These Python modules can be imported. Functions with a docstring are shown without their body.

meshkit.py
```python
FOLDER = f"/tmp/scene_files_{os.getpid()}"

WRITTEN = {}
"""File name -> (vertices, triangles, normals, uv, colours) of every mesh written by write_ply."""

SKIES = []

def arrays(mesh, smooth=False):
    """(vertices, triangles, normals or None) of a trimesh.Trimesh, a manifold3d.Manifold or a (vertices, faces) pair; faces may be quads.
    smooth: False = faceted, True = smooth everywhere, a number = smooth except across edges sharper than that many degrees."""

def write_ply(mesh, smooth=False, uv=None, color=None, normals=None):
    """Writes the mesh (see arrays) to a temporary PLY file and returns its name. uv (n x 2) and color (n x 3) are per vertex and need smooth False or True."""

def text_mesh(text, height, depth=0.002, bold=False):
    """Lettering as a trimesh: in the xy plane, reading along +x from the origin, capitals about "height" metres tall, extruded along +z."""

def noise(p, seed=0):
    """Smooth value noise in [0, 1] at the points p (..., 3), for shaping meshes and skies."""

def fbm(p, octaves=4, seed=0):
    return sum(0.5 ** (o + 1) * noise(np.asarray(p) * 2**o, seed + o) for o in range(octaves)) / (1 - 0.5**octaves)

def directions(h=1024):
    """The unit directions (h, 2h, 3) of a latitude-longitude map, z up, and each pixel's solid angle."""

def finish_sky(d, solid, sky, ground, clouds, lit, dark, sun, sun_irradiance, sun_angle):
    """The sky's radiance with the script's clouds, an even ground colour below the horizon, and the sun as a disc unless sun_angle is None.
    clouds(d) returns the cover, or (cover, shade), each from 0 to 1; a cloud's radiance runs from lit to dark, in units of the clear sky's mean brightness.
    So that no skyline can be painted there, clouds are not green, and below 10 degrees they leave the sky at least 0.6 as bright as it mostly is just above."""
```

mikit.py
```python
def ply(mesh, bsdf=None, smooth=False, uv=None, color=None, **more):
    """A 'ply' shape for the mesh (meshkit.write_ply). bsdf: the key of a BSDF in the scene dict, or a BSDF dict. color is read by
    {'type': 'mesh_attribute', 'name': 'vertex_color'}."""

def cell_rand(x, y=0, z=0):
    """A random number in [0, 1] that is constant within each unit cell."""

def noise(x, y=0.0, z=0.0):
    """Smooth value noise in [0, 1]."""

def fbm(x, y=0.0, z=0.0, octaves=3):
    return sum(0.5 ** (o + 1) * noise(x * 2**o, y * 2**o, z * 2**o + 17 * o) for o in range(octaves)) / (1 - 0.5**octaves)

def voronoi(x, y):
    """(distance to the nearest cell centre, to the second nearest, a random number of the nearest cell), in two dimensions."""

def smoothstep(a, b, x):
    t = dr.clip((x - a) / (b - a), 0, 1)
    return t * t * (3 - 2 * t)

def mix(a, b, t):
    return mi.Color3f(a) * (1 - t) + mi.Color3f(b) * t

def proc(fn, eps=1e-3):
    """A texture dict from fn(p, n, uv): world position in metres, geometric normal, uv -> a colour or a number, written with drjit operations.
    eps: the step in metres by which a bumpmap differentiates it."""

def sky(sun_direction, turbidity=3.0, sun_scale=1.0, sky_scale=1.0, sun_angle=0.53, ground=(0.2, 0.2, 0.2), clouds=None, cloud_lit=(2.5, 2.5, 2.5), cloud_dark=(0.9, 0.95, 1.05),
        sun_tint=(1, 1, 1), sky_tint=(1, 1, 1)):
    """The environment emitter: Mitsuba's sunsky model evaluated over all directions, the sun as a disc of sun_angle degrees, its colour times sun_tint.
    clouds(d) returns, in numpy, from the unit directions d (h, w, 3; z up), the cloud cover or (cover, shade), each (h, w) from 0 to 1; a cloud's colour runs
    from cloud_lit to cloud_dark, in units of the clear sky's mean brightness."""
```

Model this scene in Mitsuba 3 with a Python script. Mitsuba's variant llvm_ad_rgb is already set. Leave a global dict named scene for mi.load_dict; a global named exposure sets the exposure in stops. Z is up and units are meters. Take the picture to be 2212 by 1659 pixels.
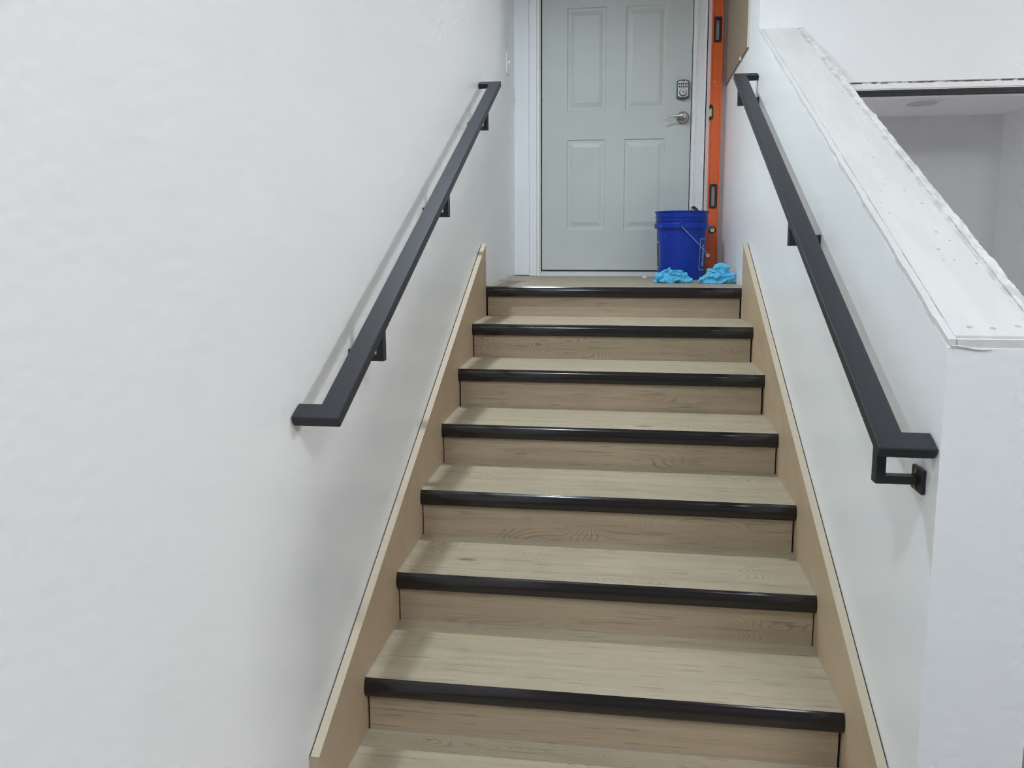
import math
import numpy as np
import trimesh
import manifold3d as m3
import mitsuba as mi
import drjit as dr
import mikit
import meshkit
from shapely.geometry import Polygon
from mikit import noise, fbm, voronoi, smoothstep, mix, proc

T = mi.ScalarTransform4f
scene, labels = {}, {}
rng = np.random.default_rng(7)

# ---------------------------------------------------------------- camera
F_PX = 1562.06
CAM = np.array([0.0555, -1.7841, 1.1906])
FWD = np.array([-0.12125, 0.98402, -0.13033]); FWD /= np.linalg.norm(FWD)
UP = np.array([-0.01495, 0.12949, 0.99147])
scene['camera'] = {
    'type': 'perspective', 'fov': 2 * math.degrees(math.atan(1106 / F_PX)), 'fov_axis': 'x',
    'principal_point_offset_x': -46.06 / 2212, 'principal_point_offset_y': 102.65 / 1659,
    'near_clip': 0.05, 'far_clip': 100.0,
    'to_world': T().look_at(origin=CAM.tolist(), target=(CAM + FWD).tolist(), up=UP.tolist()),
}
# ---------------------------------------------------------------- lights and exposure
exposure = 0.0
CEIL = 3.25
CAN_A = (-0.610, 1.10)     # recessed lights over the stair (x, y)
CAN_B = (-0.46, -1.50)
L_CAN_A = [2720, 3120, 3370]
L_CAN_B = [215, 275, 290]
L_WIN = [23.4, 22.8, 22.6]
L_PANEL = [17.2, 17.7, 19.0]


# ---------------------------------------------------------------- mesh helpers
def M(v, f):
    return trimesh.Trimesh(np.asarray(v, float), np.asarray(f, int), process=False)


def hull(pts):
    return trimesh.convex.convex_hull(np.asarray(pts, float))


def box(lo, hi, ch=0.0):
    lo, hi = np.asarray(lo, float), np.asarray(hi, float)
    if ch <= 0:
        return trimesh.creation.box(bounds=[lo, hi])
    p = []
    for s in np.ndindex(2, 2, 2):
        c = np.where(np.array(s) == 1, hi, lo)
        d = np.where(np.array(s) == 1, -1, 1) * ch
        for a in range(3):
            q = c + d
            q[a] = c[a]
            p.append(q)
    return hull(p)


def cat(*ms):
    return trimesh.util.concatenate(list(ms))


def extrude(poly, h):
    return trimesh.creation.extrude_polygon(Polygon(poly) if not isinstance(poly, Polygon) else poly, h, engine='earcut')


def prism_x(yz, x0, x1):
    m = extrude(yz, x1 - x0)
    v = m.vertices
    m.vertices = np.stack([v[:, 2] + x0, v[:, 0], v[:, 1]], 1)
    return m


def prism_y(xz, y0, y1):
    """outline in (x, z) extruded along y."""
    m = extrude(xz, y1 - y0)
    v = m.vertices
    m.vertices = np.stack([v[:, 0], y1 - v[:, 2], v[:, 1]], 1)
    return m


def lathe(rz, c, n=64):
    rz = np.asarray(rz, float)
    a = np.linspace(0, 2 * np.pi, n, endpoint=False)
    k = len(rz)
    v = np.stack([c[0] + np.outer(np.cos(a), rz[:, 0]), c[1] + np.outer(np.sin(a), rz[:, 0]),
                  c[2] + np.tile(rz[:, 1], (n, 1))], -1).reshape(-1, 3)
    f = []
    for i in range(n):
        j = (i + 1) % n
        for q in range(k - 1):
            f += [[i * k + q, j * k + q, j * k + q + 1], [i * k + q, j * k + q + 1, i * k + q + 1]]
    return M(v, f)


def disc_y(cx, cz, y0, y1, r, n=40, bev=0.0):
    """a cylinder along y facing -y (front y0)."""
    prof = [(0, -y1), (r, -y1), (r, -y0 - bev), (r - bev, -y0), (0, -y0)]
    m = lathe(prof, (0, 0, 0), n)
    v = m.vertices
    m.vertices = np.stack([v[:, 0] + cx, -v[:, 2], v[:, 1] + cz], 1)
    return m


def tube(path, r, n=10, caps=True):
    p = np.asarray(path, float)
    t = np.gradient(p, axis=0)
    t /= np.linalg.norm(t, axis=1, keepdims=True)
    ref = np.array([0.31, 0.21, 0.93])
    u = np.cross(t, ref); u /= np.linalg.norm(u, axis=1, keepdims=True)
    w = np.cross(t, u)
    a = np.linspace(0, 2 * np.pi, n, endpoint=False)
    rr = np.broadcast_to(np.asarray(r, float), len(p))
    v = (p[:, None] + rr[:, None, None] * (np.cos(a)[None, :, None] * u[:, None] + np.sin(a)[None, :, None] * w[:, None])).reshape(-1, 3)
    f = []
    for i in range(len(p) - 1):
        for j in range(n):
            k = (j + 1) % n
            f += [[i * n + j, i * n + k, (i + 1) * n + k], [i * n + j, (i + 1) * n + k, (i + 1) * n + j]]
    if caps:
        v = np.vstack([v, p[:1], p[-1:]])
        for j in range(n):
            k = (j + 1) % n
            f += [[len(v) - 2, k, j], [len(v) - 1, (len(p) - 1) * n + j, (len(p) - 1) * n + k]]
    m = M(v, f)
    trimesh.repair.fix_normals(m)
    return m


def man(mesh):
    mesh = trimesh.Trimesh(np.asarray(mesh.vertices), np.asarray(mesh.faces), process=True)
    mesh.merge_vertices(digits_vertex=6)
    if mesh.volume < 0:
        mesh.invert()
    return m3.Manifold(m3.Mesh(np.asarray(mesh.vertices, np.float32), np.asarray(mesh.faces, np.uint32)))


def numbered(name):
    if name not in used:
        used.add(name)
        return name
    i = 1
    while f'{name}_{i:03d}' in used:
        i += 1
    used.add(f'{name}_{i:03d}')
    return f'{name}_{i:03d}'


used = set()


def thing(name, label=None, cat=None, group=None, kind=None):
    key = numbered(name)
    d = {}
    if label: d['label'] = label
    if cat: d['category'] = cat
    if group: d['group'] = group
    if kind: d['kind'] = kind
    labels[key] = d
    return key


def part(parent, name, mesh, bsdf, smooth=False, label=None, kind=None, uv=None, **more):
    key = numbered(parent + '__' + name)
    scene[key] = mikit.ply(mesh, bsdf, smooth=smooth, uv=uv, **more)
    d = {}
    if label: d['label'] = label
    if kind: d['kind'] = kind
    if d: labels[key] = d
    return key


def solo(name, mesh, bsdf, smooth=False, label=None, cat=None, group=None, kind=None, **more):
    key = thing(name, label, cat, group, kind)
    scene[key] = mikit.ply(mesh, bsdf, smooth=smooth, **more)
    return key


# ---------------------------------------------------------------- materials
def rgb(*c):
    return {'type': 'rgb', 'value': list(c)}


def principled(col, rough=0.5, **k):
    d = {'type': 'principled', 'base_color': rgb(*col) if isinstance(col, tuple) else col, 'roughness': rough}
    d.update(k)
    return {'type': 'twosided', 'bsdf': d}


def bumped(tex, scale, b):
    return {'type': 'twosided', 'bsdf': {'type': 'bumpmap', 'arbitrary': tex, 'scale': scale, 'bsdf': b['bsdf']}}


def wall_col(p, n, uv):
    a = fbm(p.x * 1.3 + 4, p.y * 1.3, p.z * 1.3, octaves=3)
    b = fbm(p.x * 9 + 4, p.y * 9, p.z * 9, octaves=2)
    return mix((0.815, 0.828, 0.833), (0.83, 0.842, 0.847), smoothstep(0.3, 0.7, 0.7 * a + 0.3 * b))


def wall_bump(p, n, uv):
    return fbm(p.x * 55, p.y * 55, p.z * 55, octaves=2) + 2.2 * fbm(p.x * 5, p.y * 5, p.z * 5, octaves=2)


scene['paint_wall'] = bumped(proc(wall_bump, 2e-3), 0.0010, principled(proc(wall_col), 0.33, specular=0.5))
scene['paint_white'] = principled((0.82, 0.83, 0.84), 0.35)
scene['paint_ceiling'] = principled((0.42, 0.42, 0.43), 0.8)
scene['paint_grey'] = principled((0.34, 0.34, 0.35), 0.8)
scene['floor_dark'] = principled((0.16, 0.145, 0.13), 0.5)
scene['paint_closet'] = principled((0.71, 0.71, 0.715), 0.7)


def board_col(p, n, uv):
    # worn drywall board: faint long scratches and smudges
    a = fbm(p.x * 30, p.y * 6, 1.0, octaves=3)
    s = smoothstep(0.66, 0.78, fbm(p.x * 8 + 3, p.y * 22, 5.0, octaves=3)) * smoothstep(0.5, 0.7, noise(p.x * 5, p.y * 3, 9.0))
    l = smoothstep(0.985, 1.0, 1 - dr.abs(fbm(p.x * 6, p.y * 2.5, 3.0, octaves=2) - 0.5) * 2) * smoothstep(0.55, 0.7, noise(p.x * 4, p.y * 4, 2.0))
    c = mix((0.61, 0.605, 0.59), (0.645, 0.64, 0.62), smoothstep(0.3, 0.7, a))
    c = mix(c, (0.62, 0.62, 0.60), 0.45 * s)
    return mix(c, (0.5, 0.5, 0.49), 0.14 * l)


scene['drywall_board'] = principled(proc(board_col), 0.6)


def gyp_col(p, n, uv):
    a = fbm(p.x * 60, p.y * 25, p.z * 25, octaves=3)
    return mix((0.53, 0.52, 0.50), (0.66, 0.66, 0.65), smoothstep(0.3, 0.62, a))


def gyp_bump(p, n, uv):
    return fbm(p.x * 140, p.y * 90, p.z * 90, octaves=2)


scene['raw_gypsum'] = bumped(proc(gyp_bump), 0.0025, principled(proc(gyp_col), 0.85))


def dirt_col(p, n, uv):
    a = fbm(p.x * 45, p.y * 80, p.z * 80, octaves=3)
    return mix((0.16, 0.13, 0.10), (0.78, 0.76, 0.74), smoothstep(0.42, 0.66, a))


scene['rough_plaster_gap'] = principled(proc(dirt_col), 0.9)


def wood(light, dark, line):
    def fn(p, n, uv):
        u, v = uv.x, uv.y
        # growth rings of a board cut slightly askew: arches where the warp is strong, straight grain elsewhere
        warp = fbm(u * 1.5, v * 7, 7.0, octaves=3)
        arch = smoothstep(0.34, 0.58, fbm(u * 0.9 + 11, v * 3.5, 4.0, octaves=2))
        ring = v * 150 + warp * (14 + 52 * arch)
        saw = ring - dr.floor(ring)
        r = smoothstep(0.55, 0.97, saw) * smoothstep(1.0, 0.97, saw)
        pres = smoothstep(0.35, 0.7, noise(u * 7, v * 26, 2.0)) * (0.25 + 0.75 * arch)
        fine = fbm(u * 12, v * 520, 3.0, octaves=3)
        streak = fbm(u * 2.2, v * 60, 6.0, octaves=3)
        tone = fbm(u * 0.8, v * 9, 5.0, octaves=2)
        c = mix(dark, light, smoothstep(0.2, 0.8, 0.40 * streak + 0.32 * fine + 0.28 * tone))
        c = mix(c, line, 0.55 * r * pres)
        dash = smoothstep(0.70, 0.84, fbm(u * 9, v * 170, 8.0, octaves=2))
        c = mix(c, line, 0.40 * dash)
        d, d2, rr = voronoi(u * 1.7, v * 5)
        knot = smoothstep(0.085, 0.01, d) * smoothstep(0.74, 0.78, rr)
        return mix(c, (line[0] * 0.6, line[1] * 0.6, line[2] * 0.6), 0.75 * knot)
    return fn


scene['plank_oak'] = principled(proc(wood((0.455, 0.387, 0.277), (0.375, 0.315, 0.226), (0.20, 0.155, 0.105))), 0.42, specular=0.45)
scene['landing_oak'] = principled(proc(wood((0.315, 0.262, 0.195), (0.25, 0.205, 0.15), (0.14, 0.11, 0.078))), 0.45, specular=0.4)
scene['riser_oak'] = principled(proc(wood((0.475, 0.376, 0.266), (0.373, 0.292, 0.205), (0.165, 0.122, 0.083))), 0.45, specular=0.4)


def maple_col(p, n, uv):
    a = fbm(p.y * 3 + p.x * 3, p.z * 3 - p.y * 1.6, 1.0, octaves=3)
    b = fbm(p.y * 40, p.z * 40, p.x * 40, octaves=2)
    return mix((0.44, 0.33, 0.218), (0.505, 0.39, 0.267), smoothstep(0.3, 0.7, 0.75 * a + 0.25 * b))


scene['skirt_maple'] = principled(proc(maple_col), 0.5, specular=0.35)


def nose_col(p, n, uv):
    s = smoothstep(0.84, 0.93, fbm(p.x * 55, p.y * 120, p.z * 120, octaves=2))
    return mix((0.012, 0.0085, 0.0085), (0.09, 0.08, 0.08), 0.35 * s)


scene['nosing_bronze'] = principled(proc(nose_col), 0.14, specular=0.55)
scene['black_gap'] = principled((0.012, 0.011, 0.010), 0.9)
scene['caulk'] = principled((0.30, 0.29, 0.26), 0.7)
scene['skirt_edge'] = principled((0.53, 0.445, 0.335), 0.6)
scene['black_coat'] = principled((0.021, 0.022, 0.027), 0.40, specular=0.35)
scene['black_matte'] = principled((0.015, 0.015, 0.016), 0.6)
scene['screw_brass'] = principled((0.30, 0.23, 0.10), 0.4, metallic=0.8)


def door_col(p, n, uv):
    a = fbm(p.x * 3, p.y, p.z * 3, octaves=3)
    return mix((0.575, 0.605, 0.58), (0.60, 0.63, 0.605), smoothstep(0.35, 0.65, a))


scene['door_paint'] = principled(proc(door_col), 0.45)
scene['trim_white'] = principled((0.86, 0.875, 0.89), 0.4)
scene['weatherstrip'] = principled((0.62, 0.60, 0.55), 0.6)
scene['alloy'] = principled((0.68, 0.69, 0.69), 0.38, metallic=0.35)
scene['nickel'] = principled((0.62, 0.61, 0.59), 0.3, metallic=0.85)
scene['nickel_dark'] = principled((0.26, 0.24, 0.23), 0.33, metallic=0.8)
scene['lock_grey'] = principled((0.74, 0.74, 0.72), 0.4)
scene['lock_rim'] = principled((0.07, 0.068, 0.066), 0.4, metallic=0.3)
scene['key_dark'] = principled((0.05, 0.05, 0.052), 0.5)


def orange_col(p, n, uv):
    s = smoothstep(0.75, 0.85, fbm(p.x * 40, p.y * 40, p.z * 18, octaves=2))
    return mix((0.78, 0.135, 0.032), (0.80, 0.36, 0.26), 0.5 * s)


scene['orange_paint'] = principled(proc(orange_col), 0.3, specular=0.5)
scene['vial_green'] = principled((0.55, 0.66, 0.22), 0.2)
scene['vial_white'] = principled((0.72, 0.72, 0.66), 0.3)


def brown_col(p, n, uv):
    a = fbm(p.x * 20, p.y * 20, p.z * 60, octaves=3)
    return mix((0.235, 0.175, 0.125), (0.275, 0.205, 0.15), a)


scene['fibreboard'] = principled(proc(brown_col), 0.8)
scene['fibreboard_edge'] = principled((0.66, 0.62, 0.54), 0.85)


def blue_col(p, n, uv):
    s = smoothstep(0.70, 0.84, fbm(p.x * 26, p.y * 26, p.z * 18, octaves=3))
    return mix((0.005, 0.036, 0.36), (0.17, 0.25, 0.56), 0.28 * s)


scene['bucket_blue'] = principled(proc(blue_col), 0.34, specular=0.35)
scene['print_black'] = principled((0.02, 0.03, 0.045), 0.4)
scene['print_white'] = principled((0.55, 0.62, 0.78), 0.4)
scene['wire'] = principled((0.6, 0.6, 0.62), 0.3, metallic=0.7)
scene['white_plastic'] = principled((0.8, 0.8, 0.8), 0.4)
scene['tool_yellow'] = principled((0.75, 0.38, 0.05), 0.5)


def glove_col(p, n, uv):
    a = fbm(p.x * 120, p.y * 120, p.z * 120, octaves=2)
    return mix((0.10, 0.47, 0.74), (0.125, 0.53, 0.79), a)


scene['nitrile'] = principled(proc(glove_col), 0.5, specular=0.35, sheen=0.3)
scene['paper_white'] = principled((0.8, 0.8, 0.78), 0.8)
scene['lamp_off'] = principled((0.47, 0.47, 0.51), 0.4)

# ---------------------------------------------------------------- the setting
FLOOR = -0.334
XW = 0.659
YB = 1.78
wl = box((-0.80, -5.0, FLOOR), (-XW, 3.16, CEIL))
solo('wall_left', wl, 'paint_wall', label='long white painted wall with the black handrail on its right end', kind='structure')
# back wall with the door opening
DX0, DX1, DTOP = -0.490, 0.486, 3.02
wb = cat(box((-XW, 3.02, FLOOR), (DX0 - 0.02, 3.14, CEIL)), box((DX1 + 0.02, 3.02, FLOOR), (0.90, 3.14, CEIL)),
         box((DX0 - 0.02, 3.02, DTOP + 0.02), (DX1 + 0.02, 3.14, CEIL)), box((-XW, 3.14, FLOOR), (0.90, 3.2, CEIL)))
solo('wall_back', wb, 'paint_wall', label='white wall around the grey-green door at the top of the stair', kind='structure')

# right wall: half wall with raw sloped top up to YB, full height beyond
S0, SL = 1.190, 0.535          # top of the framing: z = S0 + SL*y
XH = 0.855


def sz(y, s=S0):
    return s + SL * y


YE = -0.367
half = prism_x([(YE, FLOOR), (YB, FLOOR), (YB, sz(YB)), (YE, sz(YE))], XW, XH)
wr = thing('wall_right', label='white half wall with a raw sloping drywall top beside the stair', kind='structure')
part(wr, 'body', half, 'paint_wall')
full = M([[XW, YB, FLOOR], [XH, YB, FLOOR], [XH, 3.02, FLOOR], [0.680, 3.02, FLOOR],
          [XW, YB, CEIL], [XH, YB, CEIL], [XH, 3.02, CEIL], [0.680, 3.02, CEIL]],
         [[0, 2, 1], [0, 3, 2], [4, 5, 6], [4, 6, 7], [0, 1, 5], [0, 5, 4], [1, 2, 6], [1, 6, 5], [2, 3, 7], [2, 7, 6], [3, 0, 4], [3, 4, 7]])
part(wr, 'full_height_wall', full, 'paint_wall')


def strip(x0, x1, top, thick, y0, y1, j0, j1, jt, seed, step=0.0045, bulge=0.0):
    """a long ragged strip lying on the slope: jitter of both edges and of its height."""
    n = int((y1 - y0) / step)
    ys = np.linspace(y0, y1, n)
    r = np.random.default_rng(seed)

    def jag(a):
        k = np.stack([ys * 18, ys * 0 + seed, ys * 0], 1)
        w = meshkit.fbm(k, 3, seed) - 0.5
        fine = meshkit.noise(np.stack([ys * 160, ys * 0, ys * 0 + seed], 1), seed) - 0.5
        return a * (1.3 * w + 0.45 * fine)
    a, b = x0 + jag(j0), x1 + jag(j1)
    h = top + jag(jt)
    v = []
    for i, y in enumerate(ys):
        z = sz(y) + h[i]
        v += [[a[i], y, sz(y) + top - thick], [a[i], y, z], [b[i], y, z + jt * 0.2], [b[i], y, sz(y) + top - thick]]
    f = []
    for i in range(n - 1):
        for k in range(4):
            p, q = i * 4 + k, i * 4 + (k + 1) % 4
            f += [[p, p + 4, q + 4], [p, q + 4, q]]
    f += [[0, 1, 2], [0, 2, 3]]
    e = (n - 1) * 4
    f += [[e, e + 2, e + 1], [e, e + 3, e + 2]]
    m = M(v, f)
    trimesh.repair.fix_normals(m)
    return m


# the board on the slope with screw holes
def slope_slab(x0, x1, y0, y1, t0, t1):
    v = []
    for y in (y0, y1):
        for x, t in ((x0, t0), (x1, t0), (x1, t1), (x0, t1)):
            v.append([x, y, sz(y) + t])
    return hull(v)


board = man(slope_slab(0.6764, 0.8195, YE + 0.0165, YB - 0.001, 0.0, 0.0125))
holes = [[0.701, 1.647], [0.687, 1.535], [0.804, 1.518], [0.791, 1.445], [0.696, 0.928], [0.806, 0.939], [0.712, 0.544], [0.777, 0.536], [0.803, 0.441],
         [0.757, 0.418], [0.747, 0.288], [0.734, 0.249], [0.716, 0.219], [0.775, 0.222], [0.699, 0.158], [0.701, 0.104], [0.794, 0.152],
         [0.778, 0.017], [0.793, -0.019], [0.756, -0.056], [0.751, -0.099], [0.773, -0.098], [0.812, -0.113]]
big = [[0.712, -0.326], [0.753, -0.329], [0.800, -0.322]]
for i, (x, y) in enumerate(holes + big):
    r = 0.0016 + 0.0016 * rng.random() if i < len(holes) else 0.0044
    c = trimesh.creation.cylinder(r, 0.03, sections=12)
    c.apply_scale([1.35, 0.9, 1])
    c.apply_translation([x, y, sz(y) + 0.0125 + 0.015 - (0.006 if i < len(holes) else 0.004)])
    board = board - man(c)
bm_ = board.to_mesh()
part(wr, 'cap_board', M(bm_.vert_properties[:, :3], bm_.tri_verts), 'drywall_board', label='flat white board with screw holes on the slope')
part(wr, 'drywall_edge', strip(XW + 0.0005, 0.6745, 0.0128, 0.0145, YE + 0.004, YB - 0.001, 0.0024, 0.0012, 0.0018, 11), 'drywall_board',
     label='ragged cut drywall edge along the stair side')
part(wr, 'drywall_edge', strip(0.8215, 0.8335, 0.0085, 0.010, YE + 0.004, YB - 0.001, 0.0008, 0.002, 0.0022, 23), 'raw_gypsum',
     label='sunken raw gypsum strip')
part(wr, 'drywall_edge', strip(0.8340, XH - 0.002, 0.0125, 0.0135, YE + 0.004, YB - 0.001, 0.0015, 0.0042, 0.0022, 37), 'raw_gypsum',
     label='ragged raw gypsum edge')
ys = np.linspace(0.676, XH - 0.002, 60)
fe = []
jit = 0.0022 * (meshkit.fbm(np.stack([ys * 40, ys * 0, ys * 0], 1), 3, 5) - 0.5)
pf = [(x, sz(YE) + 0.016 + j) for x, j in zip(ys, jit)]
part(wr, 'drywall_edge', prism_y([(0.676, sz(YE) - 0.004)] + [(XH - 0.002, sz(YE) - 0.004)] + pf[::-1], YE + 0.0008, YE + 0.0148), 'drywall_board',
     label='cut drywall edge across the low end')
# curled strip of torn paper at the low front corner
px = np.linspace(0.663, 0.735, 16)
tp = []
for i, x in enumerate(px):
    tp.append([x, YE - 0.0025, sz(YE) + 0.004 - 0.010 * math.sin(i / 15 * 2.6) * (i / 15)])
part(wr, 'torn_paper', tube(tp, np.linspace(0.0022, 0.0008, 16), 6), 'drywall_board', True, label='torn paper curl')

# front wall of the closet (above and beside its opening)
OPX0, OPX1 = XH, 1.96
ZH = 1.906
wc = cat(box((XH, YB, ZH), (4.2, 1.885, CEIL)), box((OPX1, YB, FLOOR), (4.2, 1.885, ZH)))
solo('wall_front', wc, 'paint_wall', label='bright white wall above the dark opening right of the stair', kind='structure')
ns = 160
gx = np.linspace(XH + 0.002, OPX1, ns)
gap = box((XH, YB + 0.012, 1.872), (OPX1, 1.885, ZH))
solo('trim_1', gap, 'rough_plaster_gap', label='rough dirty plaster gap under the white wall edge', kind='structure')
jit = 0.010 * (meshkit.fbm(np.stack([gx * 30, gx * 0, gx * 0], 1), 4, 3) - 0.42)
lump = [(x, 1.8945 + max(j, -0.004)) for x, j in zip(gx, jit)]
solo('trim_2', cat(prism_y([(XH, 1.876), (OPX1, 1.876)] + lump[::-1], YB + 0.006, YB + 0.012)), 'raw_gypsum', label='crumbling plaster left along the head of the opening', kind='structure')
solo('trim_3', cat(box((XH, YB - 0.004, 1.8735), (OPX1, YB + 0.03, 1.8965), 0.0015), box((XH, YB + 0.002, 1.8695), (OPX1, YB + 0.03, 1.8735))), 'paint_white',
     label='white strip across the head of the dark opening', kind='structure')
track = cat(box((XH, YB + 0.006, 1.848), (OPX1, YB + 0.045, 1.8695)), box((XH, YB + 0.002, 1.848), (OPX1, YB + 0.006, 1.852)), box((XH, YB + 0.003, 1.858), (OPX1, YB + 0.006, 1.860)))
solo('door_track', track, 'black_matte', label='black metal sliding door track across the head of the dark opening', cat='track')
solo('trim_4', box((XH, YB + 0.045, 1.848), (OPX1, 1.885, 1.872)), 'paint_white', label='white underside of the opening head', kind='structure')
# closet
CY, CX, CZ = 2.405, 2.03, 1.8505
solo('wall_closet_back', box((XH, CY, FLOOR), (CX + 0.1, CY + 0.1, CZ + 0.1)), 'paint_closet', label='grey shaded back wall inside the dark opening', kind='structure')
solo('wall_closet_right', box((CX, 1.885, FLOOR), (CX + 0.1, CY, CZ)), 'paint_closet', label='grey shaded side wall inside the dark opening', kind='structure')
solo('ceiling_closet', box((XH, 1.885, CZ), (CX, CY, CZ + 0.06)), 'paint_closet', label='low grey ceiling inside the dark opening', kind='structure')
dl = thing('closet_light', 'round unlit light disc on the low ceiling inside the dark opening', 'ceiling light')
cx0, cy0 = 1.4706, 2.000
part(dl, 'trim_ring', lathe([(0.070, 0), (0.070, -0.006), (0.082, -0.006), (0.088, -0.001), (0.088, 0)], (cx0, cy0, CZ), 48), 'paint_closet', 40)
part(dl, 'lens', lathe([(0.0, -0.010), (0.04, -0.009), (0.070, -0.004), (0.070, -0.0005), (0.0, -0.0005)], (cx0, cy0, CZ), 48), 'lamp_off', 40)
# room shell
CAN_R, CAN_DEPTH = 0.043, 0.017
hole = trimesh.creation.cylinder(CAN_R, 0.4, sections=40)
hole.apply_translation([CAN_A[0], CAN_A[1], CEIL])
cg = (man(box((-0.80, -5.0, CEIL), (4.3, 3.2, CEIL + 0.08))) - man(hole)).to_mesh()
solo('ceiling', M(cg.vert_properties[:, :3], cg.tri_verts), 'paint_ceiling', label='grey ceiling over the stair and the room', kind='structure')
WY0, WY1, WZ0, WZ1 = -0.80, 0.20, 1.75, 2.85
we = cat(box((4.2, -5, FLOOR), (4.3, WY0, CEIL)), box((4.2, WY1, FLOOR), (4.3, 1.885, CEIL)), box((4.2, WY0, FLOOR), (4.3, WY1, WZ0)), box((4.2, WY0, WZ1), (4.3, WY1, CEIL)))
solo('wall_far_right', we, 'paint_grey', label='grey wall with the daylight window', kind='structure')
solo('wall_rear', box((-0.80, -5.1, FLOOR), (4.3, -5.0, CEIL)), 'paint_grey', label='grey wall at the rear of the room', kind='structure')
solo('floor', box((-0.80, -5.1, FLOOR - 0.1), (4.3, 3.2, FLOOR)), 'floor_dark', label='dark lower floor', kind='structure')
win = thing('window_1', label='frosted daylight window', kind='structure')
part(win, 'frame', cat(box((4.18, WY0, WZ0), (4.24, WY0 + 0.05, WZ1)), box((4.18, WY1 - 0.05, WZ0), (4.24, WY1, WZ1)),
                       box((4.18, WY0, WZ0), (4.24, WY1, WZ0 + 0.05)), box((4.18, WY0, WZ1 - 0.05), (4.24, WY1, WZ1))), 'paint_white')
pane = M([[4.22, WY0 + .05, WZ0 + .05], [4.22, WY1 - .05, WZ0 + .05], [4.22, WY1 - .05, WZ1 - .05], [4.22, WY0 + .05, WZ1 - .05]], [[0, 3, 2], [0, 2, 1]])
part(win, 'pane', pane, 'paint_white', emitter={'type': 'area', 'radiance': rgb(*L_WIN)})
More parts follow.
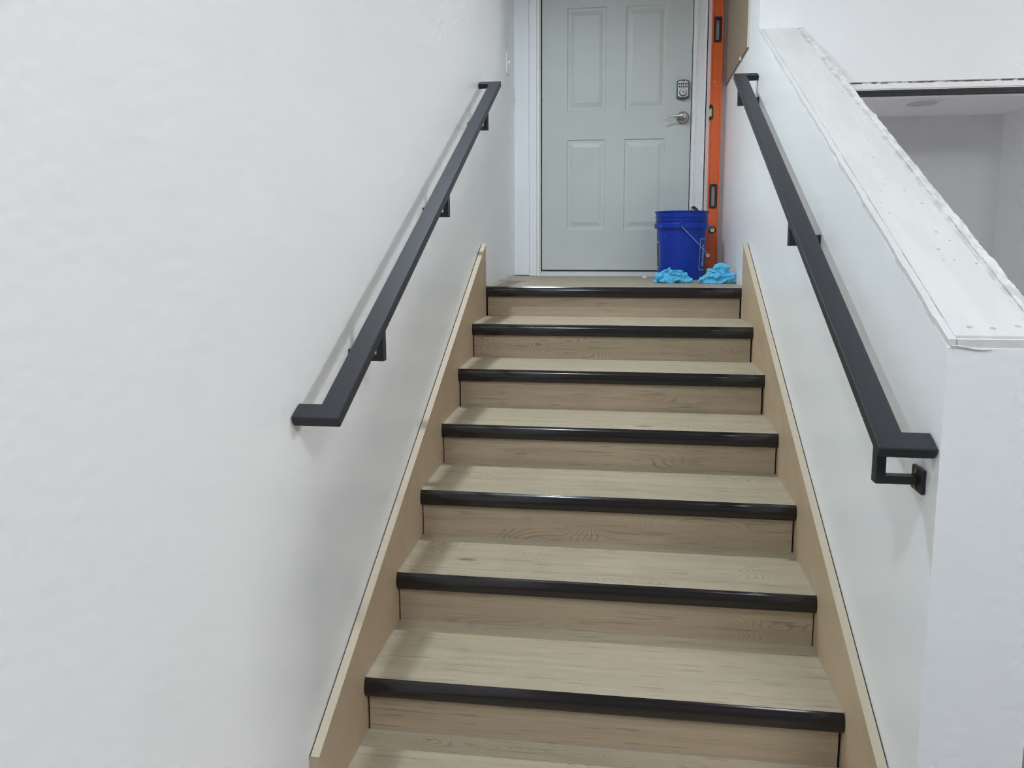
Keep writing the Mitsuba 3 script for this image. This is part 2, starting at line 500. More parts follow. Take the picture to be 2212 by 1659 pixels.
for (lx, ly), rad, r, dep, lab in ((CAN_A, L_CAN_A, 0.035, CAN_DEPTH, 'small deep recessed ceiling light close to the left wall above the steps'),
                                   (CAN_B, L_CAN_B, 0.09, 0.0, 'round flush ceiling light in front of the foot of the stair')):
    lt = thing('recessed_light', lab, 'ceiling light')
    if dep:
        part(lt, 'baffle', lathe([(CAN_R - 0.0005, -0.0015), (CAN_R - 0.0005, dep + 0.02), (0.0, dep + 0.02), (0.0, dep + 0.015), (CAN_R - 0.004, dep + 0.015), (CAN_R - 0.004, -0.0015), (CAN_R - 0.0005, -0.0015)], (lx, ly, CEIL), 40), 'black_matte')
    else:
        part(lt, 'trim_ring', lathe([(r, -0.001), (r, -0.006), (r + 0.012, -0.006), (r + 0.016, -0.001)], (lx, ly, CEIL), 40), 'paint_white')
    d = lathe([(0.0, dep - 0.004), (r - 0.001, dep - 0.004)], (lx, ly, CEIL), 40)
    nz = d.face_normals[:, 2]
    if nz[np.abs(nz) > 0.5].mean() > 0:
        d.invert()
    part(lt, 'lens', d, 'white_plastic', emitter={'type': 'area', 'radiance': rgb(*rad)})
lp = thing('ceiling_panel', 'square light panel in the room ceiling', 'ceiling light')
part(lp, 'frame', box((1.1, -3.3, CEIL - 0.02), (2.3, -2.1, CEIL)), 'paint_white')
part(lp, 'diffuser', M([[1.13, -3.27, CEIL - .021], [2.27, -3.27, CEIL - .021], [2.27, -2.13, CEIL - .021], [1.13, -2.13, CEIL - .021]], [[0, 3, 2], [0, 2, 1]]),
     'white_plastic', emitter={'type': 'area', 'radiance': rgb(*L_PANEL)})

# ---------------------------------------------------------------- the staircase
Y = [-0.300, 0.0051, 0.3057, 0.5921, 0.9038, 1.2008, 1.5004, 1.8529]
Z = [-0.167, -0.0055, 0.1588, 0.3278, 0.4856, 0.6512, 0.8108, 0.9633]
H = 0.635
RB = 0.011      # riser face behind the nosing's edge
TT = 0.007
st = thing('staircase', 'oak plank staircase with dark bronze nosings between two white walls', 'staircase')


def plank(parent, name, lo, hi, bsdf, axis, label=None):
    """a plank running along x; axis: 1 = lies flat (v along y), 2 = stands (v along z)."""
    m = box(lo, hi, 0.0007)
    off = rng.random(2) * 40
    v = np.asarray(m.vertices)
    return part(parent, name, m, bsdf, uv=np.stack([v[:, 0] + off[0], v[:, axis] + off[1]], 1), label=label)


core = [(Y[0] + RB + 0.010, FLOOR)]
for k in range(8):
    core += [(Y[k] + RB + 0.010, Z[k] - TT - 0.001)]
    if k < 7:
        core += [(Y[k + 1] + RB + 0.010, Z[k] - TT - 0.001)]
core += [(Y[7] + 0.075, Z[7] - TT - 0.001), (Y[7] + 0.075, FLOOR)]
part(st, 'framing', prism_x(core, -H + 0.001, H - 0.001), 'black_gap', label='dark framing in the gaps beside the risers')
for k in range(8):
    zl = Z[k - 1] if k else FLOOR
    gl, gr = 0.0035 + 0.003 * rng.random(), 0.004 + 0.006 * rng.random()
    plank(st, 'riser', (-H + gl, Y[k] + RB, zl + 0.0008), (H - gr, Y[k] + RB + 0.009, Z[k] - 0.045), 'riser_oak', 2)
    # nosing: rounded face
    a = np.linspace(0, 1, 15)
    prof = [(Y[k] + 0.010, Z[k] - 0.0035), (Y[k] + 0.0012, Z[k] + 0.0006)]
    # a shallow arc from the tread edge down to the riser, its top edge slightly eased
    th = np.radians(np.linspace(44, -36, 20))
    R_ = 0.0400
    ay = R_ * (math.cos(th[0]) - np.cos(th))
    az = R_ * (np.sin(th) - math.sin(th[0]))
    prof += [(Y[k] + 0.0003, Z[k] + 0.0004)] + [(Y[k] + p, Z[k] + q_ - 0.0003) for p, q_ in zip(ay, az)]
    prof += [(Y[k] + RB + 0.003, Z[k] - 0.0530), (Y[k] + RB + 0.003, Z[k] - 0.0035)]
    m = prism_x(prof, -H + 0.0006, H - 0.0006)
    part(st, 'nosing', m, 'nosing_bronze', 35)
for k in range(7):
    y0, y1 = Y[k], Y[k + 1] + RB
    td = thing(st + '__tread')
    labels.pop(td)
    if k in (0, 1):
        plank(td, 'plank', (-H + 0.001, y0 + 0.0015, Z[k] - TT), (H - 0.001, y1, Z[k]), 'plank_oak', 1)
    else:
        s = y0 + (0.066 if k != 2 else 0.055)
        plank(td, 'plank', (-H + 0.001, y0 + 0.0015, Z[k] - TT), (H - 0.001, s, Z[k] - 0.0003), 'plank_oak', 1)
        plank(td, 'plank', (-H + 0.001, s + 0.0006, Z[k] - TT), (H - 0.001, y1, Z[k]), 'plank_oak', 1)
    c = 0.0020
    part(td, 'caulk', cat(hull([[-H, y0 + .004, Z[k]], [-H, y1, Z[k]], [-H + c, y0 + .004, Z[k]], [-H + c, y1, Z[k]], [-H, y0 + .004, Z[k] + c], [-H, y1, Z[k] + c]]),
                          hull([[H, y0 + .004, Z[k]], [H, y1, Z[k]], [H - c, y0 + .004, Z[k]], [H - c, y1, Z[k]], [H, y0 + .004, Z[k] + c], [H, y1, Z[k] + c]]),
                          hull([[-H, y1, Z[k]], [H, y1, Z[k]], [-H, y1 - c, Z[k]], [H, y1 - c, Z[k]], [-H, y1, Z[k] + c * .7], [H, y1, Z[k] + c * .7]])), 'caulk', label='thin caulk line')
# landing planks
ZL = Z[7]
ld = thing('floor_landing', label='oak plank landing in front of the grey-green door', kind='structure')
part(ld, 'subfloor', box((-XW, Y[7] + 0.076, ZL - 0.25), (0.676, 3.018, ZL - TT - 0.001)), 'black_gap')
rows = [Y[7] + 0.0015, Y[7] + 0.070, Y[7] + 0.250, Y[7] + 0.430, Y[7] + 0.610, Y[7] + 0.790, Y[7] + 0.970, 3.015]
cuts = [[], [0.18], [-0.35, 0.55], [0.02], [-0.2, 0.42], [0.3], [-0.1]]
for r in range(7):
    xs = [-XW + 0.001] + cuts[r] + [XW - 0.001 if r < 1 else XW + 0.0]
    for a, b in zip(xs[:-1], xs[1:]):
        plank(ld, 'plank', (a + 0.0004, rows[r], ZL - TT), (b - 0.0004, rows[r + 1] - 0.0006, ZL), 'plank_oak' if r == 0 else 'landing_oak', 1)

# skirt boards
SK0, SKM = 0.157, 0.551


def skirt(x0, x1, ya, yb, bottom=True):
    o = 0.40
    pts = [(ya, max(FLOOR, SK0 + SKM * ya - o)), (yb, SK0 + SKM * yb - o), (yb, SK0 + SKM * yb), (ya, SK0 + SKM * ya)]
    if ya < 0:
        yk = (FLOOR - SK0 + o) / SKM
        pts = [(ya, FLOOR), (yk, FLOOR), (yb, SK0 + SKM * yb - o), (yb, SK0 + SKM * yb), (ya, SK0 + SKM * ya)]
    m = prism_x(pts, x0, x1)
    return m


def skirt_board(x0, x1, ya, yb, wall_x, label):
    k = part(st, 'skirt_board', skirt(x0, x1, ya, yb), 'skirt_maple', label=label)
    t, e = 0.0018, 0.0012
    g = 0.0022 if wall_x < 0 else -0.0022          # dark joint line left open along the wall
    a, b = (x0 + g, x1 + e) if wall_x < 0 else (x0 - e, x1 + g)
    pts = [(ya - e, SK0 + SKM * ya - 0.0), (yb, SK0 + SKM * yb), (yb, SK0 + SKM * yb + t), (ya - e, SK0 + SKM * ya + t)]
    part(k, 'edge_band', prism_x(pts, a, b), 'skirt_edge', label='pale sanded top edge')
    lo, hi = (x0, x0 + 0.0018) if wall_x < 0 else (x1 - 0.0018, x1)
    part(k, 'joint', prism_x([(ya, SK0 + SKM * ya), (yb, SK0 + SKM * yb), (yb, SK0 + SKM * yb + .0006), (ya, SK0 + SKM * ya + .0006)], lo, hi), 'black_gap', label='dark joint line at the wall')


skirt_board(-XW + 0.0012, -H, -0.303, 1.852, -1, 'maple skirt board under the left handrail')
skirt_board(H, XW - 0.0012, -0.303, 1.2335, 1, 'lower maple skirt board under the right handrail')
skirt_board(H, XW - 0.0012, 1.2350, 1.852, 1, 'upper maple skirt board under the right handrail')

# ---------------------------------------------------------------- handrails
RW, RT = 0.054, 0.0255


def bar_path(side, ya, za, yb, zb, xin, xout):
    """flat bar: sloping run with a return to the wall at both ends; top surface through (ya,za)-(yb,zb)."""
    m = (zb - za) / (yb - ya)
    L = math.hypot(yb - ya, zb - za)
    ey = np.array([(yb - ya) / L, (zb - za) / L])          # along
    en = np.array([-ey[1], ey[0]])                         # up, square to the run

    def P(s, n, x):
        q = np.array([ya, za]) + ey * s + en * n
        return [side * x, q[0], q[1]]
    ch = 0.0022

    def bar(s0, s1, x0, x1):
        p = []
        for s, ds in ((s0, ch), (s1, -ch)):
            for x, dx in ((x0, ch), (x1, -ch)):
                for n, dn in ((-RT, ch), (0, -ch)):
                    p += [P(s, n + dn, x + dx), P(s + ds, n, x + dx), P(s + ds, n + dn, x)]
        return man(hull(p))
    w = 0.048
    b = bar(0, L, xin, xout) + bar(0, w, xin, XW - 0.002) + bar(L - 0.034, L, xin, XW - 0.002)
    g = b.to_mesh()
    return M(g.vert_properties[:, :3], g.tri_verts)


def handrail(side, ya, za, yb, zb, spots, label):
    h = thing('handrail', label, 'handrail')
    part(h, 'rail', bar_path(side, ya, za, yb, zb, 0.550, 0.604), 'black_coat', 30)
    m = (zb - za) / (yb - ya)
    for y in spots:
        zu = za + m * (y - ya) - RT - 0.002                 # underside of the rail
        zb_ = zu - 0.106
        br = thing(h + '__bracket')
        labels.pop(br)
        hw = 0.012

        def sx(a, b):
            return (a, b) if side > 0 else (-b, -a)
        p = []
        a, b = sx(0.567, 0.587)
        leg = box((a, y - hw, zb_), (b, y + hw, zu + 0.010), 0.0015)
        a2, b2 = sx(0.567, XW - 0.007)
        arm = box((a2, y - hw + .0005, zb_ + .0002), (b2, y + hw - .0005, zb_ + 0.017), 0.0015)
        g = (man(leg) + man(arm)).to_mesh()
        part(br, 'arm', M(g.vert_properties[:, :3], g.tri_verts), 'black_coat', 30)
        a, b = sx(0.560, 0.598)
        sd = hull([[x, y + dy, zu + m * dy + dz] for x in (a, b) for dy in (-0.028, 0.028) for dz in (-0.0035, 0.0022)])
        part(br, 'saddle', sd, 'black_coat')
        a, b = sx(XW - 0.009, XW - 0.0005)
        part(br, 'wall_plate', box((a, y - 0.026, zb_ - 0.016), (b, y + 0.026, zb_ + 0.034), 0.002), 'black_coat')
        for dz in (-0.008, 0.026):
            sc = trimesh.creation.cylinder(0.0048, 0.004, sections=16)
            sc.apply_transform(trimesh.transformations.rotation_matrix(math.pi / 2, [0, 1, 0]))
            sc.apply_translation([side * (XW - 0.0100), y - 0.0, zb_ + dz])
            part(br, 'screw', sc, 'screw_brass', 30, label='brass screw head')
    return h


handrail(-1, -0.322, 0.811, 1.842, 1.969, [0.050, 0.800, 1.585], 'black flat bar handrail on the long left wall')
handrail(1, -0.366, 0.797, 1.765, 1.957, [-0.290, 0.575, 1.735], 'black flat bar handrail on the right half wall')

# ---------------------------------------------------------------- door
d = thing('door_1', label='grey-green panelled door with white casing at the top of the stair', kind='structure')
DY = 3.030
Z0, Z1 = 1.004, 3.012
DL, DR = -0.4790, 0.4690
slab = man(box((DL, DY, Z0), (DR, DY + 0.045, Z1)))
cols = [(-0.318, -0.067), (0.053, 0.312)]
rowsz = [(1.267, 1.845), (2.023, 2.660), (2.735, 2.93)]
pans = []
for (a, b) in cols:
    for (c, e) in rowsz:
        # recessed moulding: cut a bevelled frame, leave a raised field
        o, i1 = 0.0, 0.046
        def ring(x0, x1, z0, z1, y):
            return [[x0, y, z0], [x1, y, z0], [x1, y, z1], [x0, y, z1]]
        g1 = man(hull(ring(a, b, c, e, DY - 0.002) + ring(a + .007, b - .007, c + .007, e - .007, DY + 0.0075)))
        field = man(hull(ring(a + .046, b - .046, c + .050, e - .050, DY + 0.0012) + ring(a + .020, b - .020, c + .022, e - .022, DY + 0.0080)))
        bead = man(hull(ring(a + .002, b - .002, c + .002, e - .002, DY - 0.0)+ ring(a + .004, b - .004, c + .004, e - .004, DY + 0.003)))
        slab = slab - g1 + field
g = slab.to_mesh()
part(d, 'leaf', M(g.vert_properties[:, :3], g.tri_verts), 'door_paint', label='grey-green door leaf with raised panels')
jy = 2.985
part(d, 'frame', cat(box((-0.5075, jy + 0.004, ZL), (-0.4925, 3.1, 3.06)), box((0.4775, jy + 0.004, ZL), (0.4925, 3.1, 3.06)), box((-0.5075, jy + .004, 3.02), (0.4925, 3.1, 3.06))), 'trim_white')
part(d, 'weatherstrip', cat(box((-0.4925, 3.006, ZL + 0.012), (-0.4845, 3.03, 3.02)), box((0.4730, 3.006, ZL + 0.012), (0.4775, 3.03, 3.02))), 'weatherstrip')
part(d, 'shadow_gap', cat(box((-0.4920, 3.042, ZL), (DL - 0.0004, 3.06, 3.02)), box((DR + 0.0004, 3.042, ZL), (0.4775, 3.06, 3.02))), 'black_gap')
part(d, 'casing', box((-0.5582, jy, ZL + 0.001), (-0.5085, 3.019, 3.12), 0.002), 'trim_white')
part(d, 'casing', cat(box((0.4935, jy, ZL + 0.001), (0.5020, 3.019, 3.12), 0.002), box((0.5020, jy + 0.004, ZL + 0.001), (0.5460, 3.019, 3.12)), box((0.5460, jy - 0.002, ZL + 0.001), (0.5545, 3.019, 3.12), 0.002)), 'trim_white')
part(d, 'threshold', prism_x([(2.985, ZL + 0.0005), (3.06, ZL + 0.0005), (3.06, ZL + 0.030), (3.028, ZL + 0.030), (2.990, ZL + 0.006)], -0.492, 0.477), 'alloy', label='grey metal threshold')
part(d, 'sweep', box((DL, DY - 0.001, ZL + 0.0305), (DR, DY + 0.03, Z0 - 0.0005)), 'black_matte', label='black rubber sweep')
solo('trim_5', box((-XW + 0.0005, 3.001, ZL + 0.006), (-0.5610, 3.0195, CEIL), 0.0015), 'trim_white', label='wide flat white board left of the door casing', kind='structure')
solo('trim_7', box((-0.5612, 3.008, ZL), (-0.5580, 3.0196, CEIL)), 'black_gap', label='dark joint between the white board and the door casing', kind='structure')
solo('trim_8', box((0.5548, 3.010, ZL), (0.5604, 3.0196, CEIL)), 'black_gap', label='dark joint right of the door casing', kind='structure')
solo('trim_6', box((0.5605, 2.998, ZL + 0.004), (0.6500, 3.0195, CEIL), 0.0015), 'trim_white', label='flat white board behind the orange level', kind='structure')

# keypad deadbolt
kp = thing(d + '__keypad_lock')
labels[kp] = {'label': 'silver keypad deadbolt'}
LX, LZ0, LZ1 = 0.4155, 2.082, 2.198


def arched(cx, hw, z0, z1, bulge, n=12):
    t = np.linspace(-1, 1, n)
    top = [(cx + hw * u, z1 + bulge * (1 - u * u)) for u in t]
    bot = [(cx + hw * u, z0 - bulge * (1 - u * u)) for u in t]
    return bot + top[::-1]


part(kp, 'surround', prism_y(arched(LX, 0.0385, LZ0 + .006, LZ1 - .010, 0.010), DY - 0.022, DY), 'lock_rim')
part(kp, 'face', prism_y(arched(LX - .0005, 0.0315, LZ0 + .016, LZ1 - .014, 0.007), DY - 0.0245, DY - 0.020), 'lock_grey')
part(kp, 'badge', box((LX - 0.009, DY - 0.026, 2.1825), (LX + 0.010, DY - 0.0243, 2.1905)), 'nickel_dark')
for r_ in range(2):
    for c_ in range(5):
        x = LX - 0.0235 + c_ * 0.0117
        z = 2.1715 - r_ * 0.0175
        part(kp, 'button', box((x - 0.0034, DY - 0.0265, z - 0.006), (x + 0.0034, DY - 0.0243, z + 0.006), 0.0008), 'key_dark')
part(kp, 'cylinder', disc_y(LX, 2.1185, DY - 0.030, DY - 0.02, 0.0235, bev=0.003), 'lock_rim', 30)
part(kp, 'cylinder', disc_y(LX, 2.1195, DY - 0.040, DY - 0.029, 0.0190, bev=0.003), 'lock_grey', 30)
part(kp, 'keyhole', cat(disc_y(LX, 2.1195, DY - 0.0425, DY - 0.039, 0.0085), box((LX - 0.0012, DY - 0.0430, 2.1145), (LX + 0.0012, DY - 0.0424, 2.1245))), 'nickel_dark', 30)
# lever
lv = thing(d + '__lever_handle')
labels[lv] = {'label': 'brushed nickel lever handle'}
HX, HZ = 0.4205, 1.9675
part(lv, 'rose', disc_y(HX, HZ, DY - 0.012, DY, 0.0385, 48, 0.004), 'nickel_dark', 30)
part(lv, 'neck', disc_y(HX + .001, HZ + 0.004, DY - 0.058, DY - 0.010, 0.0145, 32, 0.002), 'nickel', 30)
t = np.linspace(0, 1, 36)
lx = HX - 0.128 * t
lz = HZ + 0.006 + np.interp(t, [0, 0.25, 0.5, 0.68, 0.8, 0.9, 1.0], [0, -0.001, -0.0055, -0.0065, -0.0095, -0.0155, -0.0245])
lz = np.convolve(np.pad(lz, 3, mode='edge'), np.ones(7) / 7, 'valid')
path = np.stack([lx, DY - 0.058 + 0.004 * t, lz], 1)
lev = tube(path, np.interp(t, [0, 0.3, 0.55, 1.0], [0.0145, 0.0095, 0.0062, 0.0042]), 14)
part(lv, 'grip', lev, 'nickel', True)
part(lv, 'keyhole', box((HX - 0.005, DY - 0.0600, HZ + 0.0030), (HX + 0.006, DY - 0.0578, HZ + 0.0055)), 'key_dark')

# light switch on the left wall
sw = thing('light_switch', 'white toggle light switch on the left wall beside the door trim', 'light switch')
part(sw, 'plate', box((-XW, 2.690, 2.196), (-XW + 0.006, 2.765, 2.318), 0.0015), 'white_plastic')
tg = hull([[-XW + 0.005, y, z] for y in (2.722, 2.733) for z in (2.246, 2.270)] + [[-XW + 0.019, y, z] for y in (2.723, 2.732) for z in (2.268, 2.280)])
part(sw, 'toggle', tg, 'white_plastic')

# brown board on the right wall
bb = thing('fibreboard_panel', 'brown fibreboard panel mounted high on the right wall beside the orange level', 'board')


def wall_r(y):
    return XW + (0.680 - XW) * (y - YB) / (3.02 - YB)


bo = M([[wall_r(2.085) - 0.010, 2.085, 2.149], [wall_r(2.985) - 0.010, 2.985, 2.149], [wall_r(2.985) - .0005, 2.985, 2.149], [wall_r(2.085) - .0005, 2.085, 2.149],
        [wall_r(2.085) - 0.010, 2.085, 3.0], [wall_r(2.985) - 0.010, 2.985, 3.0], [wall_r(2.985) - .0005, 2.985, 3.0], [wall_r(2.085) - .0005, 2.085, 3.0]],
       [[0, 1, 2], [0, 2, 3], [4, 6, 5], [4, 7, 6], [0, 4, 5], [0, 5, 1], [1, 5, 6], [1, 6, 2], [2, 6, 7], [2, 7, 3], [3, 7, 4], [3, 4, 0]])
part(bb, 'panel', bo, 'fibreboard')
part(bb, 'edge_strip', box((wall_r(2.08) - 0.0095, 2.079, 2.150), (wall_r(2.08) - 0.0005, 2.0845, 3.0)), 'fibreboard_edge', label='pale cut edge')
part(bb, 'clip', box((wall_r(2.3) - 0.014, 2.300, 2.142), (wall_r(2.3) - 0.004, 2.325, 2.160), 0.002), 'white_plastic', label='small pale clip')

# ---------------------------------------------------------------- spirit level
lvl = thing('spirit_level', 'long orange spirit level standing upright between the door casing and the right wall', 'spirit level')
tilt = T().translate([0.6115, 2.9300, ZL + 0.0015]).rotate([1, 0, 0], -1.2)
LH = 1.93
wv = 0.0345
prof = [(-wv, -0.013), (-wv + 0.009, -0.013), (-wv + 0.012, -0.008), (wv - 0.012, -0.008), (wv - 0.009, -0.013), (wv, -0.013),
        (wv, 0.013), (wv - 0.009, 0.013), (wv - 0.012, 0.008), (-wv + 0.012, 0.008), (-wv + 0.009, 0.013), (-wv, 0.013)]
beam = man(extrude(prof, LH))
h1, h2 = (1.403 - ZL, 1.535 - ZL), (2.408 - ZL, 2.541 - ZL)


def rr(x0, x1, z0, z1, r, n=5):
    p = Polygon([(x0 + r, z0 + r), (x1 - r, z0 + r), (x1 - r, z1 - r), (x0 + r, z1 - r)])
    return p.buffer(r, quad_segs=n)


for a, b in (h1, h2):
    beam = beam - man(prism_y(rr(-0.0155, 0.0155, a, b, 0.006), -0.05, 0.05))
VZ = 1.261 - ZL
beam = beam - man(disc_y(0.001, VZ, -0.05, 0.05, 0.0195))
EZ0, EZ1 = 1.935 - ZL, 2.026 - ZL
beam = beam - man(box((-0.05, -0.05, EZ0), (-0.018, 0.05, EZ1)))
g = beam.to_mesh()


def lpart(name, mesh, bsdf, smooth=False, label=None):
    return part(lvl, name, mesh, bsdf, smooth, label=label, to_world=tilt)


lpart('beam', M(g.vert_properties[:, :3], g.tri_verts), 'orange_paint')
for a, b in (h1, h2):
    fr = rr(-0.0215, 0.0215, a - .008, b + .008, 0.008).difference(rr(-0.0115, 0.0115, a + .004, b - .004, 0.004))
    lpart('hand_grip', prism_y(fr, -0.0155, 0.0155), 'black_matte', label='black rubber hand hole')
fr = lathe([(0.0155, -0.014), (0.0215, -0.014), (0.0215, 0.0150), (0.0195, 0.0165), (0.0165, 0.0165), (0.0155, 0.0140), (0.0155, -0.014)], (0, 0, 0), 40)
v = fr.vertices
fr.vertices = np.stack([v[:, 0] + .001, -v[:, 2], v[:, 1] + VZ], 1)
lpart('vial_ring', fr, 'black_matte', 30)
lpart('vial', disc_y(0.001, VZ, -0.009, 0.009, 0.0155), 'vial_white', 30, 'round white level vial')
lpart('vial', box((-0.008, -0.0105, VZ - 0.0025), (0.010, -0.0088, VZ + 0.0035), 0.001), 'vial_green', label='green vial tube')
hx0 = -wv - 0.001
fr = Polygon([(hx0, EZ0), (hx0 + .006, EZ0 - .004), (hx0 + 0.020, EZ0 + 0.010), (hx0 + 0.020, EZ1 - 0.010), (hx0 + .006, EZ1 + .004), (hx0, EZ1)])
cut = Polygon([(hx0 - 0.01, EZ0 + 0.021), (hx0 + 0.0145, EZ0 + 0.021), (hx0 + 0.0145, EZ1 - 0.021), (hx0 - .01, EZ1 - 0.021)])
lpart('edge_vial_frame', prism_y(fr.difference(cut), -0.0145, 0.0145), 'black_matte')
lpart('edge_vial', box((hx0 + 0.001, -0.010, EZ0 + 0.0205), (hx0 + 0.0140, 0.010, EZ1 - 0.0205), 0.001), 'vial_green', label='yellow-green edge vial')

# ---------------------------------------------------------------- bucket
bk = thing('bucket', 'blue plastic bucket with a wire handle in front of the door', 'bucket')
BC = (0.405, 2.715, ZL)
prof = [(0.0, 0.006), (0.128, 0.006), (0.130, 0.0), (0.1345, 0.001), (0.1365, 0.010), (0.1475, 0.284), (0.1600, 0.284), (0.1612, 0.288), (0.1612, 0.309),
        (0.1595, 0.312), (0.1515, 0.3135), (0.1515, 0.3225), (0.1575, 0.3225), (0.1580, 0.3260), (0.1520, 0.3275), (0.1525, 0.3440), (0.1585, 0.3440), (0.1590, 0.3475),
        (0.1535, 0.3490), (0.1550, 0.3700), (0.1590, 0.3720), (0.1610, 0.3745), (0.1605, 0.3790), (0.1560, 0.3800), (0.1490, 0.3750), (0.1440, 0.284), (0.131, 0.012), (0.0, 0.010)]
prof = [(r, z * 1.068) for r, z in prof]
part(bk, 'body', lathe(prof, BC, 96), 'bucket_blue', 35)


def rad(z):
    return 0.1365 + (0.1475 - 0.1365) * (z / 1.068 - 0.010) / 0.274


def patch(a0, a1, z0, z1, off, n=14, th=0.0008):
    """a thin curved decal patch on the bucket side; angles in degrees, -90 faces the camera."""
    a = np.radians(np.linspace(a0, a1, n))
    v, f = [], []
    for i, q in enumerate(a):
        for z in (z0, z1):
            for o in (off, off + th):
                r = rad(z) + o
                v.append([BC[0] + r * math.cos(q), BC[1] + r * math.sin(q), BC[2] + z])
    for i in range(n - 1):
        b = i * 4
        q = b + 4
        for k, l in ((0, 1), (1, 3), (3, 2), (2, 0)):
            f += [[b + k, b + l, q + l], [b + k, q + l, q + k]]
    m = M(v, f)
    trimesh.repair.fix_normals(m)
    return m


# dark label with rounded pale outline on the left side
part(bk, 'label', cat(patch(-215, -159, 0.075, 0.218, 0.0003), patch(-160, -156, 0.083, 0.210, 0.0003)), 'print_black', label='dark printed panel')
part(bk, 'label', cat(patch(-156, -154.6, 0.085, 0.208, 0.0006), patch(-215, -159, 0.2185, 0.2215, 0.0006), patch(-215, -159, 0.0715, 0.0745, 0.0006),
                      patch(-159, -156.5, 0.2120, 0.2185, 0.0006, 4), patch(-159, -156.5, 0.0745, 0.081, 0.0006, 4)), 'print_white', label='pale outline of the panel')
# outlined upright label on the right side
part(bk, 'label', cat(patch(-45, -43.6, 0.057, 0.243, 0.0004), patch(-45, 15, 0.240, 0.243, 0.0004), patch(-45, 15, 0.057, 0.060, 0.0004)), 'print_white', label='pale rectangular outline')


def wrap_text(txt, h, a_deg, z0):
    m = meshkit.text_mesh(txt, h, 0.0008, bold=True)
    v = np.asarray(m.vertices).copy()
    # reads upwards: text x -> z, text y -> angle
    zz = z0 + v[:, 0]
    ang = np.radians(a_deg) - (v[:, 1]) / 0.142
    r = np.array([rad(z) for z in zz]) + 0.0004 + v[:, 2]
    m.vertices = np.stack([BC[0] + r * np.cos(ang), BC[1] + r * np.sin(ang), BC[2] + zz], 1)
    return m


tx = wrap_text('BUCKET', 0.024, -24, 0.080)
part(bk, 'label', tx, 'print_white', label='pale upright lettering')
# handle ears, wire and grip
ear = (BC[0] - 0.012, BC[1] - 0.1600, BC[2] + 0.312)
e2 = (BC[0] + 0.012, BC[1] + 0.1600, BC[2] + 0.312)
part(bk, 'ear', box((ear[0] - .014, ear[1] - .006, ear[2] - .012), (ear[0] + .014, ear[1] + .01, ear[2] + .036), .003), 'bucket_blue')
part(bk, 'ear', box((e2[0] - .014, e2[1] - .01, e2[2] - .012), (e2[0] + .014, e2[1] + .006, e2[2] + .036), .003), 'bucket_blue')
dv = np.array([0.1675, 0, -0.168])
pts = [np.array([ear[0], ear[1] - 0.004, ear[2]])]
q = [np.array(ear) + [0, -0.012, 0.0], np.array([ear[0], ear[1] - 0.012, ear[2]]) + dv * 0.55 + [0, 0.01, 0], np.array([ear[0], BC[1] - 0.075, ear[2]]) + dv * 0.97,
     np.array([ear[0], BC[1] - 0.045, ear[2]]) + dv, np.array([ear[0], BC[1] + 0.045, ear[2]]) + dv, np.array([ear[0], BC[1] + 0.075, ear[2]]) + dv * 0.97,
     np.array([ear[0], e2[1] + 0.012, ear[2]]) + dv * 0.55 + [0, -0.01, 0], np.array(e2) + [0, 0.012, 0]]
from scipy.interpolate import PchipInterpolator
s_ = np.linspace(0, 1, len(q))
pth = PchipInterpolator(s_, np.array(q))(np.linspace(0, 1, 70))
part(bk, 'wire_handle', tube(pth, 0.0021, 8), 'wire', True)
gp = np.array([ear[0], BC[1], ear[2]]) + dv
gr = lathe([(0.0045, -0.05), (0.0095, -0.05), (0.0095, 0.05), (0.0045, 0.05), (0.0045, -0.05)], (0, 0, 0), 24)
v = gr.vertices
gr.vertices = np.stack([v[:, 0] + gp[0], v[:, 2] + gp[1], v[:, 1] + gp[2]], 1)
part(bk, 'grip', gr, 'white_plastic', 30, label='white grip tube')

# a tool in the bucket
tl = thing('hand_tool', 'black and yellow tool handle sticking up out of the blue bucket', 'hand tool')
A, B = np.array([0.545, 2.70, ZL + 0.345]), np.array([0.472, 2.78, ZL + 0.430])
A = B + (A - B) * 1.9
dd = (A - B) / np.linalg.norm(A - B)
part(tl, 'handle', tube([B + dd * s for s in (0, .003, .02, .06)], [0.010, 0.016, 0.018, 0.017], 14), 'black_matte', True)
part(tl, 'inlay', tube([B + dd * s + np.array([-0.012, -0.008, -0.004]) for s in (0.004, .02, .05)], [0.006, 0.010, 0.010], 10), 'tool_yellow', True, label='yellow side of the handle')

# ---------------------------------------------------------------- gloves


def sph(c, r, n=2):
    m = trimesh.creation.icosphere(n, r)
    m.apply_translation(c)
    return man(m)


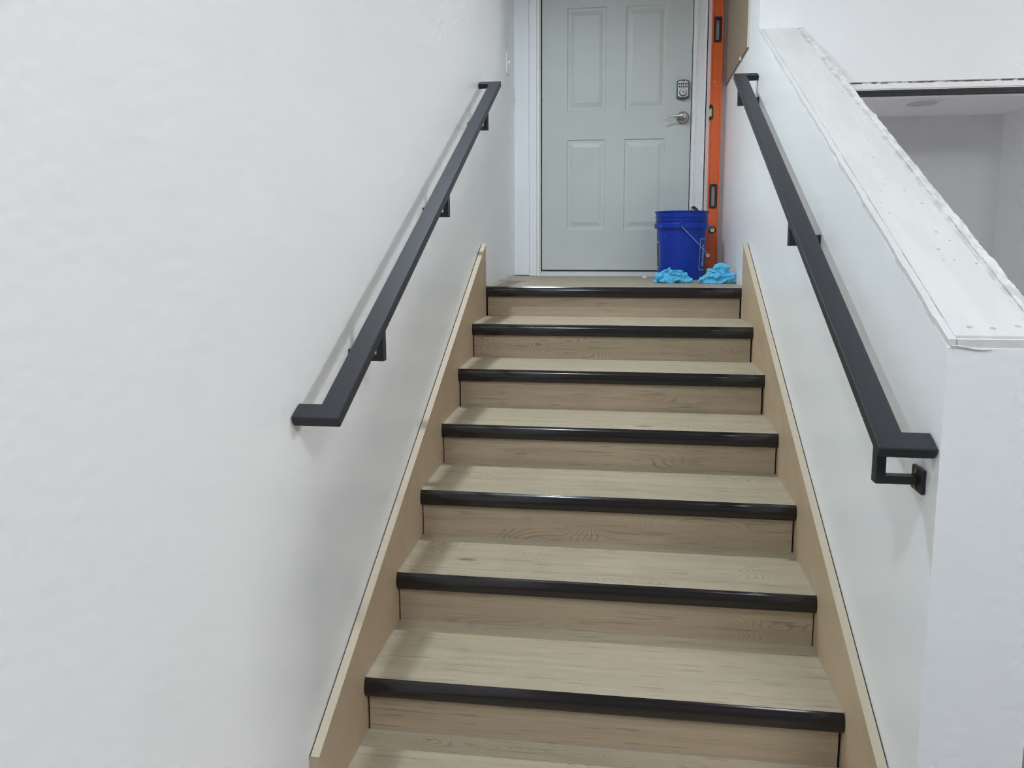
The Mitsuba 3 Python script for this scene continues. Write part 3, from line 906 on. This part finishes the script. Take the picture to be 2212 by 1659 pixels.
def glove(lobes, o, seed):
    tot = None
    for lobe in lobes:
        hh = m3.Manifold.batch_hull([sph(c[:3], c[3]) for c in lobe])
        tot = hh if tot is None else tot + hh
    tot = tot.refine_to_length(0.0028)
    g = tot.to_mesh()
    m = trimesh.Trimesh(g.vert_properties[:, :3], g.tri_verts, process=True)
    trimesh.smoothing.filter_taubin(m, iterations=6)
    v = np.array(m.vertices)
    nn = np.array(m.vertex_normals)
    w = np.stack([meshkit.fbm(v * 22 + 3 * k, 2, seed + k) for k in range(3)], 1) - 0.5
    def ridged(fr, s):
        a = meshkit.noise((v + 0.05 * w) * fr + 9, s)
        return 1 - np.abs(a - 0.5) * 2
    f1 = ridged(np.array([26, 26, 40]), seed + 5) ** 2
    f2 = ridged(np.array([60, 60, 75]), seed + 8) ** 2
    f3 = ridged(np.array([130, 130, 130]), seed + 9)
    v = v + nn * (0.020 * (f1 - 0.45) + 0.0040 * (f2 - 0.4) + 0.0006 * (f3 - .5))[:, None]
    v[:, 2] = np.maximum(v[:, 2], 0.0012)
    v += np.asarray(o)
    return M(v, m.faces)


gl = [[(.022, 0, .022, .018), (.062, .01, .042, .018), (.04, .02, .02, .02)],
      [(.07, .01, .03, .024), (.083, .012, .060, .017), (.145, .010, .048, .014), (.13, .0, .02, .02)],
      [(.13, 0, .02, .018), (.170, 0, .036, .013), (.205, -.005, .006, .005), (.19, .015, .010, .008)],
      [(.045, -.026, .012, .012), (.092, -.030, .012, .011), (.07, -.02, .022, .01)]]
solo('glove', glove(gl, (0.2235, 2.255, ZL), 3), 'nitrile', 40, label='crumpled blue disposable glove in front of the blue bucket, the left and flatter one', cat='glove')
gr_ = [[(.010, -.01, .006, .005), (.054, 0, .054, .010), (.118, -.02, .030, .016), (.105, -.03, .010, .010), (.05, .02, .01, .01)],
       [(.07, .01, .05, .018), (.137, .02, .096, .011), (.165, .02, .070, .014), (.15, .02, .03, .028)],
       [(.155, .01, .03, .022), (.187, .0, .046, .014), (.193, 0, .018, .014)],
       [(.10, -.03, .012, .010), (.165, -.012, .018, .014), (.14, -.02, .03, .010)]]
solo('glove', glove(gr_, (0.4555, 2.255, ZL), 21), 'nitrile', 40, label='crumpled blue disposable glove against the right wall, the taller one', cat='glove')
sc_ = hull([[0.175, 2.80, ZL + .0006], [0.200, 2.795, ZL + .0006], [0.206, 2.806, ZL + .008], [0.186, 2.81, ZL + .011], [0.178, 2.815, ZL + .001]])
solo('paper_scrap', sc_, 'paper_white', label='tiny white paper scrap on the landing left of the bucket', cat='scrap')
